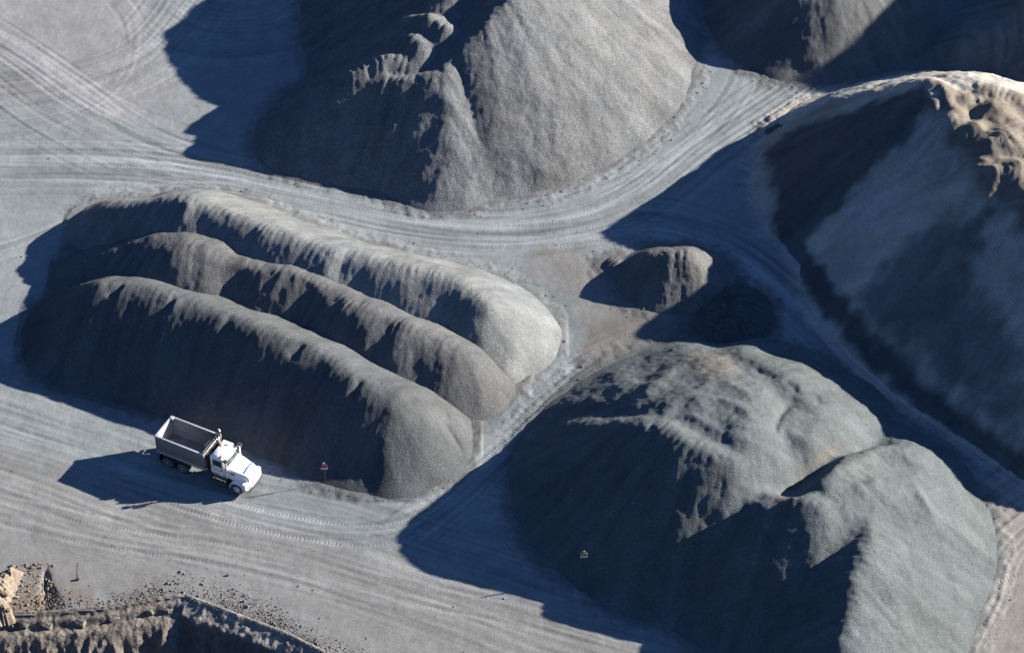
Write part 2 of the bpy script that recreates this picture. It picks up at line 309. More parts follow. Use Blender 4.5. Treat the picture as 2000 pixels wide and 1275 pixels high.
# ---------------------------------------------------------------- materials
def mat(name, color, rough=0.9, metal=0.0, spec=0.3, var=0.0, vscale=6.0, bump=0.0, bscale=30.0, coat=0.0):
    m = bpy.data.materials.new(name); m.use_nodes = True; t = m.node_tree; b = t.nodes['Principled BSDF']
    b.inputs['Base Color'].default_value = (*color, 1); b.inputs['Roughness'].default_value = rough
    b.inputs['Metallic'].default_value = metal; b.inputs['Specular IOR Level'].default_value = spec
    if coat: b.inputs['Coat Weight'].default_value = coat
    tc = t.nodes.new('ShaderNodeTexCoord')
    if var:
        n = t.nodes.new('ShaderNodeTexNoise'); n.inputs['Scale'].default_value = vscale; n.inputs['Detail'].default_value = 4
        t.links.new(tc.outputs['Object'], n.inputs['Vector'])
        r = t.nodes.new('ShaderNodeMapRange'); r.inputs['From Min'].default_value = 0.3; r.inputs['From Max'].default_value = 0.7
        r.inputs['To Min'].default_value = 1 - var; r.inputs['To Max'].default_value = 1 + var
        t.links.new(n.outputs[0], r.inputs['Value'])
        v = t.nodes.new('ShaderNodeVectorMath'); v.operation = 'SCALE'; v.inputs[0].default_value = color
        t.links.new(r.outputs[0], v.inputs['Scale']); t.links.new(v.outputs[0], b.inputs['Base Color'])
    if bump:
        n2 = t.nodes.new('ShaderNodeTexNoise'); n2.inputs['Scale'].default_value = bscale; n2.inputs['Detail'].default_value = 3
        t.links.new(tc.outputs['Object'], n2.inputs['Vector'])
        bp = t.nodes.new('ShaderNodeBump'); bp.inputs['Strength'].default_value = bump; bp.inputs['Distance'].default_value = 0.02
        t.links.new(n2.outputs[0], bp.inputs['Height']); t.links.new(bp.outputs[0], b.inputs['Normal'])
    return m

def granular(name, grain=0.30, gscale=5.5, bump=0.05, bscale=4.5, tread=False, fine=1.0):
    """loose stone and dust: colour from the mesh's own material map, broken up by grains of two sizes"""
    m = bpy.data.materials.new(name); m.use_nodes = True; t = m.node_tree; b = t.nodes['Principled BSDF']
    b.inputs['Roughness'].default_value = 0.95; b.inputs['Specular IOR Level'].default_value = 0.12
    N = t.nodes.new; L = t.links.new
    tc = N('ShaderNodeTexCoord'); at = N('ShaderNodeAttribute'); at.attribute_name = 'Col'
    def nz(s, d, rough=0.6):
        n = N('ShaderNodeTexNoise'); n.inputs['Scale'].default_value = s; n.inputs['Detail'].default_value = d; n.inputs['Roughness'].default_value = rough
        L(tc.outputs['Object'], n.inputs['Vector']); return n.outputs[0]
    def mp(src, lo, hi, a=0.28, c=0.72):
        r = N('ShaderNodeMapRange'); r.inputs['From Min'].default_value = a; r.inputs['From Max'].default_value = c
        r.inputs['To Min'].default_value = lo; r.inputs['To Max'].default_value = hi; L(src, r.inputs['Value']); return r.outputs[0]
    def op(o, a, c):
        n = N('ShaderNodeMath'); n.operation = o
        for i, v in enumerate((a, c)):
            if isinstance(v, (int, float)): n.inputs[i].default_value = v
            else: L(v, n.inputs[i])
        return n.outputs[0]
    g1 = mp(nz(gscale, 3, 0.75), 1 - grain, 1 + grain); g2 = mp(nz(0.55, 4), 0.88, 1.12)
    k = op('MULTIPLY', g1, g2)
    v = N('ShaderNodeVectorMath'); v.operation = 'SCALE'; L(at.outputs['Color'], v.inputs[0]); L(k, v.inputs['Scale'])
    L(v.outputs[0], b.inputs['Base Color'])
    h = op('MULTIPLY', nz(bscale, 4, 0.7), bump)
    if tread:
        ta = N('ShaderNodeAttribute'); ta.attribute_name = 'tread'
        sp = N('ShaderNodeSeparateXYZ'); L(ta.outputs['Vector'], sp.inputs[0])
        wv = op('SINE', op('MULTIPLY', sp.outputs[0], 2 * math.pi / 0.30), 0.0)
        h = op('ADD', h, op('MULTIPLY', op('MULTIPLY', wv, sp.outputs[1]), 0.014))
    bp = N('ShaderNodeBump'); bp.inputs['Strength'].default_value = 1.0; bp.inputs['Distance'].default_value = fine
    L(h, bp.inputs['Height']); L(bp.outputs[0], b.inputs['Normal'])
    return m

# ---------------------------------------------------------------- mesh helpers
def put(o, parent=None, label=None, cat=None, group=None, kind=None):
    COL.objects.link(o)
    if parent: o.parent = parent
    for k, v in (('label', label), ('category', cat), ('group', group), ('kind', kind)):
        if v: o[k] = v
    return o
def surface(name, X, Y, Z, keep, colour, m, tread=None):
    """grid of points -> one smooth mesh with a colour per point"""
    ny, nx = X.shape; idx = np.arange(nx * ny).reshape(ny, nx)
    q = np.stack([idx[:-1, :-1], idx[:-1, 1:], idx[1:, 1:], idx[1:, :-1]], -1)[keep]
    used = np.zeros(nx * ny, bool); used[q.ravel()] = True
    remap = np.cumsum(used) - 1; q = remap[q]
    co = np.stack([X, Y, Z], -1).reshape(-1, 3)[used].astype(np.float32); nv, nf = len(co), len(q)
    me = bpy.data.meshes.new(name); me.vertices.add(nv); me.vertices.foreach_set('co', co.ravel())
    me.loops.add(nf * 4); me.loops.foreach_set('vertex_index', q.ravel().astype(np.int32))
    me.polygons.add(nf); me.polygons.foreach_set('loop_start', np.arange(0, nf * 4, 4, dtype=np.int32))
    me.polygons.foreach_set('use_smooth', np.ones(nf, bool))
    me.update(calc_edges=True)
    a = me.attributes.new('Col', 'FLOAT_COLOR', 'POINT')
    c = np.ones((nv, 4), np.float32); c[:, :3] = colour.reshape(-1, 3)[used]; a.data.foreach_set('color', c.ravel())
    if tread is not None:
        a = me.attributes.new('tread', 'FLOAT_VECTOR', 'POINT'); a.data.foreach_set('vector', tread.reshape(-1, 3)[used].astype(np.float32).ravel())
    me.materials.append(m); me.validate()
    return bpy.data.objects.new(name, me)

# ---------------------------------------------------------------- piles
M_DARK = granular('dark_crushed_stone', grain=0.50, gscale=7.0, bump=0.07, bscale=4.5)
M_GREY = granular('grey_gravel', grain=0.42, gscale=8.0, bump=0.065, bscale=6.0)
M_SAND = granular('quarry_sand', grain=0.34, gscale=8.0, bump=0.03, bscale=4.5)
M_GROUND = granular('compacted_dust', grain=0.28, gscale=8.0, bump=0.018, bscale=5.0, tread=True)
M_ROCK = granular('broken_rock', grain=0.40, gscale=3.0, bump=0.16, bscale=2.2)
KIND = {  # colour, material, label, category, name
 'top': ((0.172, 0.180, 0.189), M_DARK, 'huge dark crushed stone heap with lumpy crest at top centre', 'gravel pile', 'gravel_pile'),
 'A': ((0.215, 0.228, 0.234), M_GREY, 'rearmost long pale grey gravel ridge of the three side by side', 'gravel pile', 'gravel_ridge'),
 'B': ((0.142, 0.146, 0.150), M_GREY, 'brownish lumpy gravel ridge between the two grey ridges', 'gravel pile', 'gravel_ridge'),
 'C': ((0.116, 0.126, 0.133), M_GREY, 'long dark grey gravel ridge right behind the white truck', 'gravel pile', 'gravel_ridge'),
 'S1': ((0.152, 0.158, 0.162), M_GREY, 'small lone heap standing where the tracks fork', 'gravel pile', 'gravel_pile'),
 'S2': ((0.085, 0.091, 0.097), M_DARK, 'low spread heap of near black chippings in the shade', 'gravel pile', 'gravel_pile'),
 'L': ((0.130, 0.151, 0.157), M_GREY, 'broad greenish grey double topped heap at lower right', 'gravel pile', 'gravel_pile'),
 'R': ((0.480, 0.455, 0.408), M_SAND, 'tall sandy heap at the right edge with dark coated flank', 'sand pile', 'sand_pile'),
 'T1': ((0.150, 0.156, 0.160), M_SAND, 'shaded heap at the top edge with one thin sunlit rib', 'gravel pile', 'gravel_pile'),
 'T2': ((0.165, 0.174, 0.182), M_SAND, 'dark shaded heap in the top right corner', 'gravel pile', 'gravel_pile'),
 'K': ((0.290, 0.235, 0.185), M_ROCK, 'tan broken rock mound in the lower left corner', 'rubble mound', 'rubble_mound'),
 'M': ((0.130, 0.128, 0.115), M_DARK, 'tiny dark dirt mound at the foot of the sandy heap', 'dirt mound', 'dirt_mound'),
}
ALB = 0.45
STREAK = {'R': 0.34, 'T1': 0.3, 'T2': 0.3, 'top': 0.26}
STEP = {'S1': 0.10, 'S2': 0.10, 'M': 0.07, 'K': 0.06}
def bounds(P):
    a = np.vstack([np.asarray(s[0]) for s in P['strokes']]); tan = min(s[1] for s in P['strokes'])
    r = a[:, 2] / tan + 1.5
    return (a[:, 0] - r).min(), (a[:, 0] + r).max(), (a[:, 1] - r).min(), (a[:, 1] + r).max()
BB = {k: bounds(P) for k, P in PILES.items()}
BB = {k: (max(b[0], -75), min(b[1], 115), max(b[2], -60), min(b[3], 90)) for k, b in BB.items()}
def coarse(k, X, Y):
    """height of pile k without detail, evaluated only near it"""
    b = BB[k]; out = np.full(X.shape, -9.0); m = (X > b[0]) & (X < b[1]) & (Y > b[2]) & (Y < b[3])
    if m.any(): out[m] = pile_height(PILES[k], X[m], Y[m], False)
    return out
def axis(lo, hi, st, nlo, nhi):
    """even spacing inside the yard, wider steps beyond its edge"""
    v = [max(lo, -nlo)]
    while v[-1] < min(hi, nhi): v.append(v[-1] + st)
    s = st
    while v[-1] < hi: s = min(s * 1.15, 0.8); v.append(v[-1] + s)
    s = st; w = []
    x = v[0]
    while x > lo: s = min(s * 1.15, 0.8); x -= s; w.append(x)
    return np.array(w[::-1] + v)
for k, P in PILES.items():
    col, m, label, cat, name = KIND[k]; b = BB[k]; st = STEP.get(k, 0.16)
    X, Y = np.meshgrid(axis(b[0], b[1], st, 46.0, 46.0), axis(b[2], b[3], st, 37.0, 47.0))
    info = {}; Z = pile_height(P, X, Y, True, info)
    cover = Z > -0.25
    for k2 in PILES:
        if k2 != k: 
            b2 = BB[k2]
            if b2[0] < b[1] and b2[1] > b[0] and b2[2] < b[3] and b2[3] > b[2]: cover &= ~(coarse(k2, X, Y) > Z + 1.2)
    keep = cover[:-1, :-1] & cover[1:, :-1] & cover[:-1, 1:] & cover[1:, 1:]
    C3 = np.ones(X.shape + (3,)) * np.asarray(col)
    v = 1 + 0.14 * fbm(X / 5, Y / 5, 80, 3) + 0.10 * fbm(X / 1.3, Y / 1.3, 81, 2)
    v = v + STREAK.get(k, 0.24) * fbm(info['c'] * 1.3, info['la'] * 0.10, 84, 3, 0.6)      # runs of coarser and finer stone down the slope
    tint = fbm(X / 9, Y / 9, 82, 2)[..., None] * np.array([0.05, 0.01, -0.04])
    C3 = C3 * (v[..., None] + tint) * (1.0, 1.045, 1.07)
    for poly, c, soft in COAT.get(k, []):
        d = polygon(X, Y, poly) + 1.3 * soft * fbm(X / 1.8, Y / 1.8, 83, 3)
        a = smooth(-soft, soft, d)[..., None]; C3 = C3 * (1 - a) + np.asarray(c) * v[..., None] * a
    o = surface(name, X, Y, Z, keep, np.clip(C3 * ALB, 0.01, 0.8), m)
    put(o, None, label, cat)

# ---------------------------------------------------------------- ground with wheel tracks
def lines(lo, hi, step, far):
    a = list(np.arange(lo, hi, step)); s = step
    L = [lo]; 
    while L[-1] > -far: s *= 1.25; L.append(L[-1] - s)
    s = step; Rr = [a[-1]]
    while Rr[-1] < far: s *= 1.25; Rr.append(Rr[-1] + s)
    return np.array(L[1:][::-1] + a + Rr[1:])
X, Y = np.meshgrid(lines(-50.0, 50.0, 0.135, 6000.0), lines(-38.0, 48.0, 0.135, 6000.0))
near = (np.abs(X) < 70) & (np.abs(Y) < 70)
Z = 0.10 * fbm(X / 14, Y / 14, 7, 2) + 0.03 * fbm(X / 2.5, Y / 2.5, 8, 2) + 0.016 * fbm(X / 0.55, Y / 0.55, 9, 2)
C3 = np.ones(X.shape + (3,)) * np.array((0.262, 0.300, 0.320))
tone = 1 + 0.13 * fbm(X / 8, Y / 8, 20, 3) + 0.07 * fbm(X / 1.5, Y / 1.5, 21, 3) + 0.07 * fbm(X / 0.4, Y / 0.4, 23, 2)
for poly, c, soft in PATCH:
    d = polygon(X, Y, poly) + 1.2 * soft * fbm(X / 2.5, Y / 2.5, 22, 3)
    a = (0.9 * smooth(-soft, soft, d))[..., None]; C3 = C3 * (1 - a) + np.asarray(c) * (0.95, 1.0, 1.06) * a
TR = np.zeros(X.shape + (3,)); twt = np.zeros(X.shape)
rng = random.Random(4)
TREADED = (0.25, 0.8, 0.8, 1.0, 0.5, 0.5, 1.0, 0.5, 1.0, 1.0, 1.0, 1.0, 1.0, 1.0, 1.0, 0.6)
for i, (pts, half, strength) in enumerate(ROADS):
    rs = resample(pts, 1.5); e_ = half * 1.6 + 2
    M = (X > rs[:, 0].min() - e_) & (X < rs[:, 0].max() + e_) & (Y > rs[:, 1].min() - e_) & (Y < rs[:, 1].max() + e_)
    d, side, arc = polyline(X[M], Y[M], rs)
    near_ = d < half * 1.6; M[M] = near_; d, side, arc = d[near_], side[near_], arc[near_]
    tn, zz, tx, tw_ = tone[M], Z[M], TR[M], twt[M]
    side = side + 0.5 * noise(arc / 13.0, side * 0.05, 100 + i)
    Lr = arc.max(); ends = smooth(0.2, 5.0, arc) * smooth(0.2, 5.0, Lr - arc)
    w = smooth(half * 1.35, half * 0.6, d) * strength * ends
    st = fbm(side * 0.55, arc * 0.030, 110 + i, 3, 0.6)
    fi = fbm(side * 2.6, arc * 0.045, 130 + i, 2, 0.7)
    tn = tn + w * (0.40 * st + 0.30 * fi)
    zz = zz + w * (0.045 * fi + 0.04 * st)
    for j in range(max(2, int(half * 1.1))):
        off = rng.uniform(-half, half) if half > 1.5 else rng.uniform(-0.7, 0.7); ph = rng.uniform(0, 50); dep = rng.uniform(0.3, 1.0)
        wob = off + 0.9 * noise(arc / 16.0 + ph, 0 * arc, 150 + j)
        fade = smooth(-0.25, 0.15, noise(arc / 20.0 + ph, 0 * arc + 3, 170 + j)) * dep * strength * ends
        for gauge in (-1.0, 1.0):
            e = side - wob - gauge
            p = np.exp(-(e / 0.20) ** 2); bm_ = np.exp(-((np.abs(e) - 0.34) / 0.13) ** 2)
            zz = zz + fade * (-0.05 * p + 0.032 * bm_)
            tn = tn + fade * (0.10 * p - 0.08 * bm_)
            tw = fade * p * (j % 2) * TREADED[i]
            up_ = tw > tw_; tw_ = np.where(up_, tw, tw_); tx[:, 0] = np.where(up_, arc + 0.35 * np.abs(e), tx[:, 0])
    tx[:, 1] = tw_
    tone[M] = tn; Z[M] = zz; TR[M] = tx; twt[M] = tw_
sd_pit = np.full(X.shape, -50.0); sd_pit[near] = polygon(X[near], Y[near], PIT)
cover = np.zeros(X.shape, bool)
apron = np.full(X.shape, -9.0)
for k in PILES:
    hk = coarse(k, X, Y); cover |= hk > 1.4
    if k != 'K':
        a = smooth(-0.75, 0.15, hk + 0.45 * fbm(X / 0.9, Y / 0.9, 90, 3) + 0.3 * fbm(X / 4, Y / 4, 91, 2)) * 0.85 * (hk > -3)
        C3 = C3 * (1 - a[..., None]) + np.asarray(KIND[k][0]) * a[..., None]
        Z = Z + 0.16 * a
    apron = np.maximum(apron, hk)
a = smooth(-0.4, 0.4, polygon(X, Y, PATCH[0][0]) + 0.4 * fbm(X / 1.5, Y / 1.5, 95, 2))[..., None] * 0.8
C3 = C3 * (1 - a) + np.array((0.185, 0.225, 0.24)) * a
C3 = C3 * np.clip(tone, 0.55, 1.5)[..., None]
cover |= sd_pit > 0.12
dg, _, ag = polyline(X, Y, FURROW)
dg = dg + 0.25 * fbm(X / 0.9, Y / 0.9, 31, 3)
Z = Z - (0.15 + 0.25 * ag) * np.exp(-(dg / (0.12 + 0.12 * ag)) ** 2)
keep = ~(cover[:-1, :-1] & cover[1:, :-1] & cover[:-1, 1:] & cover[1:, 1:])
toe = np.argwhere((apron > -0.9) & (apron < 0.25) & (np.abs(X) < 46) & (Y > -36) & (Y < 46))
tr_ = random.Random(3)
TOE = [(float(X[i, j]), float(Y[i, j]), float(Z[i, j])) for i, j in (toe[tr_.randrange(len(toe))] for _ in range(8000))]
OPEN = []
while len(OPEN) < 2500:
    i, j = tr_.randrange(X.shape[0]), tr_.randrange(X.shape[1])
    if abs(X[i, j]) < 46 and -36 < Y[i, j] < 46 and apron[i, j] < -0.9 and sd_pit[i, j] < -0.3: OPEN.append((float(X[i, j]), float(Y[i, j]), float(Z[i, j])))
put(surface('ground', X, Y, Z, keep, np.clip(C3 * ALB, 0.01, 0.8), M_GROUND, TR), kind='structure')


# ---------------------------------------------------------------- added dark terrain ring, unseen beyond the frame, blocks bright low sky
M_BLOCKER = granular('horizon_blocker_dark', grain=0.5, gscale=0.15, bump=1.5, bscale=0.08)
az = np.linspace(-math.pi, math.pi, 241); t = np.linspace(0, 1, 40)
T, AZ = np.meshgrid(t, az)
R = 240.0 + 900.0 * T ** 1.3
off = np.abs((AZ - SUN_AZ + math.pi) % (2 * math.pi) - math.pi)
rise = np.radians(7.0 + 19.0 * smooth(0.7, 1.7, off) + 3.0 * noise(np.cos(AZ) * 3, np.sin(AZ) * 3, 5))
Xh = R * np.cos(AZ); Yh = R * np.sin(AZ)
Zh = -3.0 + R * np.tan(rise) * smooth(0.0, 0.75, T) * (1 - 0.35 * smooth(0.75, 1.0, T)) + 10 * fbm(Xh / 90, Yh / 90, 9, 3) * smooth(0.05, 0.3, T)
Ch = np.ones(Xh.shape + (3,)) * np.array((0.012, 0.018, 0.014))
put(surface('horizon_blocker', Xh, Yh, Zh, np.ones((len(az) - 1, len(t) - 1), bool), Ch, M_BLOCKER), kind='structure')

# ---------------------------------------------------------------- pit at the lower left: rock face below the yard's edge
xs = np.arange(-49.0, -8.0, 0.11); ys = np.arange(-52.0, -26.0, 0.11)
X, Y = np.meshgrid(xs, ys)
sd = polygon(X, Y, PIT); _, _, arc = polyline(X, Y, EDGE)
ex = arc / arc.max()
sdw = sd + 0.35 * fbm(X / 2.2, Y / 2.2, 200, 3) * smooth(0.5, 2.0, sd)
right = smooth(0.46, 0.54, ex)                                    # east of the corner the edge is a dusty bank, west of it a stepped ledge
ledge = 0.30 * smooth(0.0, 0.35, sdw) + 0.55 * smooth(0.6, 0.95, sdw) + 0.25 * smooth(1.6, 1.9, sdw) + 1.25 * np.clip(sdw - 1.9, 0, 9)
bank = 0.42 * np.clip(sdw, 0, 1.5) + 1.7 * np.clip(sdw - 1.5, 0, 9)
dep = ledge * (1 - right) + bank * right
rough = smooth(1.6, 3.0, sdw)
rid = 1 - np.abs(fbm(X / 2.6, Y / 5.0, 210, 3)) * 2.2
rock = 0.9 * rid + 0.45 * fbm(X / 1.1, Y / 1.4, 211, 3) + 0.35 * np.abs(fbm(X / 0.6, Y / 0.6, 212, 2))
lip = 0.10 * smooth(-0.3, 0.05, sd) * smooth(0.45, 0.1, sd) + 0.10 * np.abs(fbm(X / 0.5, Y / 0.5, 220, 3)) * smooth(-0.3, 0.1, sd)
Zp = -0.30 * smooth(-0.02, -0.35, sd) - dep + lip + 0.20 * fbm(X / 0.35, Y / 0.35, 221, 2) * rough + rough * (rock - 0.5) + 0.14 * fbm(X / 0.7, Y / 0.7, 213, 3) * smooth(0.0, 0.5, sd)
inside = sd > -0.40
keep = inside[:-1, :-1] & inside[1:, :-1] & inside[:-1, 1:] & inside[1:, 1:]
base = np.array((0.205, 0.190, 0.172)) * (1 - right[..., None]) + np.array((0.155, 0.160, 0.162)) * right[..., None]
pale = (smooth(1.7, 1.2, sdw) * right)[..., None]
tan_ = (smooth(0.30, 0.05, ex) * smooth(0.35, -0.25, fbm(X / 3, Y / 3, 215, 2)))[..., None]
Cc = base * (1 - pale) + np.array((0.30, 0.295, 0.28)) * pale
Cc = Cc * (1 - 0.6 * tan_) + np.array((0.26, 0.21, 0.16)) * 0.6 * tan_
Cc = Cc * (1 + 0.35 * fbm(X / 1.2, Y / 1.2, 216, 3))[..., None]
put(surface('rock_face', X, Y, Zp, keep, np.clip(Cc * ALB, 0.01, 0.8), M_ROCK), kind='structure')

# ---------------------------------------------------------------- small mesh builders
def rot_to(d):
    return Vector(d).to_track_quat('Z', 'Y').to_matrix().to_4x4()
def add_box(bm, c, s, bevel=0.0, rot=None, taper=None):
    r = bmesh.ops.create_cube(bm, size=1.0); vs = r['verts']
    for v in vs:
        v.co = Vector((v.co.x * s[0], v.co.y * s[1], v.co.z * s[2]))
        if taper and v.co.z > 0: v.co.x *= taper[0]; v.co.y *= taper[1]
    if bevel:
        es = list({e for v in vs for e in v.link_edges})
        o = bmesh.ops.bevel(bm, geom=es, offset=bevel, segments=2, affect='EDGES', profile=0.6); vs = list({v for f in o['faces'] for v in f.verts} | {v for v in vs if v.is_valid})
    M = Matrix.Translation(c)
    if rot: M = M @ rot
    bmesh.ops.transform(bm, matrix=M, verts=vs); return vs
def add_cyl(bm, a, b, r, r2=None, n=20, cap=True):
    a = Vector(a); b = Vector(b); d = b - a
    o = bmesh.ops.create_cone(bm, cap_ends=cap, segments=n, radius1=r, radius2=r if r2 is None else r2, depth=d.length)
    bmesh.ops.transform(bm, matrix=Matrix.Translation((a + b) / 2) @ rot_to(d), verts=o['verts'])
def add_tube(bm, pts, r, n=12):
    pts = [Vector(p) for p in pts]; rings = []
    for i, p in enumerate(pts):
        d = (pts[min(i + 1, len(pts) - 1)] - pts[max(i - 1, 0)]).normalized()
        q = rot_to(d); rr = r[i] if isinstance(r, (list, tuple)) else r
        rings.append([bm.verts.new(p + q @ Vector((rr * math.cos(2 * math.pi * k / n), rr * math.sin(2 * math.pi * k / n), 0))) for k in range(n)])
    for A, B in zip(rings, rings[1:]):
        for k in range(n): bm.faces.new((A[k], A[(k + 1) % n], B[(k + 1) % n], B[k]))
    bm.faces.new(rings[0][::-1]); bm.faces.new(rings[-1])
def add_loft(bm, rings, close=True):
    R = [[bm.verts.new(p) for p in ring] for ring in rings]; n = len(R[0])
    for A, B in zip(R, R[1:]):
        for k in range(n if close else n - 1): bm.faces.new((A[k], A[(k + 1) % n], B[(k + 1) % n], B[k]))
    if close: bm.faces.new(R[0][::-1]); bm.faces.new(R[-1])
def add_lathe(bm, prof, c, axis_y=1, n=40):
    """profile of (radius, offset along the axle) turned round the y axis at c"""
    R = []
    for r, y in prof:
        R.append([bm.verts.new((c[0] + r * math.cos(2 * math.pi * k / n), c[1] + y * axis_y, c[2] + r * math.sin(2 * math.pi * k / n))) for k in range(n)])
    for A, B in zip(R, R[1:]):
        for k in range(n): bm.faces.new((A[k], A[(k + 1) % n], B[(k + 1) % n], B[k]))
    if prof[0][0] > 0.001: bm.faces.new(R[0])
    if prof[-1][0] > 0.001: bm.faces.new(R[-1])
def part(name, bm, m, parent=None, smooth_angle=35, label=None):
    bmesh.ops.recalc_face_normals(bm, faces=bm.faces[:])
    me = bpy.data.meshes.new(name); bm.to_mesh(me); bm.free(); me.materials.append(m)
    if smooth_angle:
        me.polygons.foreach_set('use_smooth', [True] * len(me.polygons)); me.set_sharp_from_angle(angle=math.radians(smooth_angle))
    o = bpy.data.objects.new(name, me); COL.objects.link(o)
    if parent: o.parent = parent
    if label: o['label'] = label
    return o
def thing(name, label, cat, loc, rotz=0.0, group=None):
    o = bpy.data.objects.new(name, None); o.empty_display_size = 0.3
    o.location = loc; o.rotation_euler = (0, 0, rotz)
    return put(o, None, label, cat, group)
BM = bmesh.new

# ---------------------------------------------------------------- materials of made things
WHITE = mat('white_paint', (0.78, 0.79, 0.80), 0.32, 0.0, 0.5, var=0.05, vscale=1.5, coat=0.3)
ALLOY = mat('dull_aluminium', (0.20, 0.21, 0.235), 0.55, 0.4, 0.5, var=0.14, vscale=2.2, bump=0.1, bscale=9)
ALLOY_IN = mat('scuffed_tub_metal', (0.17, 0.175, 0.185), 0.6, 0.45, 0.4, var=0.28, vscale=1.6, bump=0.2, bscale=7)
RAIL = mat('bright_aluminium', (0.52, 0.53, 0.54), 0.42, 0.6, 0.5, var=0.10, vscale=3.0)
CHROME = mat('polished_metal', (0.72, 0.73, 0.74), 0.18, 1.0, 0.5, var=0.04, vscale=4)
RIM = mat('wheel_alloy', (0.78, 0.80, 0.83), 0.35, 0.25, 0.5, var=0.05, vscale=4)
BLACK = mat('black_plastic', (0.018, 0.018, 0.020), 0.6, 0.0, 0.4, var=0.2, vscale=5)
FRAME = mat('chassis_black', (0.022, 0.023, 0.026), 0.7, 0.1, 0.3, var=0.35, vscale=3)
RUBBER = mat('tyre_rubber', (0.022, 0.021, 0.020), 0.85, 0.0, 0.2, var=0.35, vscale=6, bump=0.2, bscale=30)
GLASS = mat('tinted_glass', (0.035, 0.060, 0.052), 0.08, 0.0, 0.6, var=0.25, vscale=2.0)
TARP = mat('black_tarp', (0.03, 0.031, 0.034), 0.75, 0.0, 0.3, var=0.25, vscale=8, bump=0.4, bscale=12)
BLUE = mat('blue_vinyl', (0.11, 0.22, 0.60), 0.3, 0.0, 0.5, var=0.08, vscale=6)
AMBER = mat('amber_lens', (0.80, 0.13, 0.02), 0.25, 0.0, 0.5, var=0.05, vscale=9)
LENS = mat('headlight_lens', (0.75, 0.77, 0.78), 0.1, 0.3, 0.6, var=0.05, vscale=9)
DECAL = mat('dark_decal', (0.05, 0.055, 0.08), 0.5, var=0.1, vscale=20)
SIGN_WHITE = mat('sign_white', (0.50, 0.52, 0.55), 0.5, var=0.06, vscale=9)
SIGN_RED = mat('sign_red', (0.30, 0.03, 0.04), 0.5, var=0.15, vscale=9)
SIGN_YELLOW = mat('sign_yellow', (0.42, 0.32, 0.05), 0.5, var=0.12, vscale=9)
POST = mat('dark_post', (0.05, 0.05, 0.055), 0.7, 0.2, var=0.2, vscale=9)
STEEL = mat('galvanised_post', (0.30, 0.30, 0.31), 0.5, 0.6, var=0.2, vscale=9)
STONE = mat('weathered_stone', (0.092, 0.088, 0.082), 0.95, 0.0, 0.1, var=0.35, vscale=2.5, bump=0.8, bscale=6)
GRIT = mat('grit', (0.105, 0.112, 0.118), 0.95, 0.0, 0.1, var=0.4, vscale=1.2)
TAN_STONE = mat('tan_stone', (0.145, 0.112, 0.080), 0.95, 0.0, 0.1, var=0.35, vscale=2.5, bump=0.8, bscale=6)

def dusty(m, amount=0.75, top=1.7):
    """road dust that thins out upwards, broken up by noise"""
    t = m.node_tree; b = t.nodes['Principled BSDF']; tc = t.nodes.new('ShaderNodeTexCoord'); sp = t.nodes.new('ShaderNodeSeparateXYZ')
    t.links.new(tc.outputs['Object'], sp.inputs[0])
    n = t.nodes.new('ShaderNodeTexNoise'); n.inputs['Scale'].default_value = 3.5; n.inputs['Detail'].default_value = 5; t.links.new(tc.outputs['Object'], n.inputs['Vector'])
    r = t.nodes.new('ShaderNodeMapRange'); r.inputs['From Min'].default_value = top; r.inputs['From Max'].default_value = 0.4; r.inputs['To Max'].default_value = amount
    r.inputs['To Min'].default_value = 0.06; t.links.new(sp.outputs[2], r.inputs['Value'])
    k = t.nodes.new('ShaderNodeMapRange'); k.inputs['From Min'].default_value = 0.3; k.inputs['From Max'].default_value = 0.7; k.inputs['To Min'].default_value = 0.45; k.inputs['To Max'].default_value = 1.25; t.links.new(n.outputs[0], k.inputs['Value'])
    f = t.nodes.new('ShaderNodeMath'); f.operation = 'MULTIPLY'; t.links.new(r.outputs[0], f.inputs[0]); t.links.new(k.outputs[0], f.inputs[1])
    mx = t.nodes.new('ShaderNodeMix'); mx.data_type = 'RGBA'
    src = b.inputs['Base Color'].links[0].from_socket if b.inputs['Base Color'].links else None
    mx.inputs[7].default_value = (0.16, 0.155, 0.145, 1)
    t.links.new(f.outputs[0], mx.inputs[0])
    if src: t.links.new(src, mx.inputs[6])
    t.links.new(mx.outputs[2], b.inputs['Base Color'])
for m_, am, tp in ((WHITE, 0.55, 1.5), (ALLOY, 0.6, 2.2), (RUBBER, 0.6, 1.2), (RIM, 0.45, 1.2), (FRAME, 0.7, 1.4), (RAIL, 0.5, 1.8), (CHROME, 0.5, 1.1)): dusty(m_, am, tp)

# ---------------------------------------------------------------- tipper truck (x forward from the front axle, y left)
TX, TY, TA = -20.98, -17.84, math.radians(-27.1)
truck = thing('dump_truck', 'white bonneted tipper truck with empty grey alloy tub driving on the haul road', 'truck', (TX, TY, 0.0), TA)
bm = BM()
for s in (-1, 1): add_box(bm, (-3.35, s * 0.42, 0.86), (7.7, 0.09, 0.26), 0.01)
for x in (-6.9, -5.7, -4.4, -3.0, -1.6, 0.2): add_box(bm, (x, 0, 0.86), (0.12, 0.76, 0.2), 0.01)
add_box(bm, (-0.75, 0, 0.95), (1.5, 0.8, 0.7), 0.05)
part('chassis', bm, FRAME, truck)
for x in (0.0, -5.0, -6.377):
    bm = BM(); add_cyl(bm, (x, -0.95, 0.52), (x, 0.95, 0.52), 0.085)
    if x < -1: add_lathe(bm, [(0.05, -0.22), (0.24, -0.12), (0.27, 0.0), (0.24, 0.12), (0.05, 0.22)], (x, 0, 0.52), 1, 20)
    part('axle', bm, FRAME, truck)
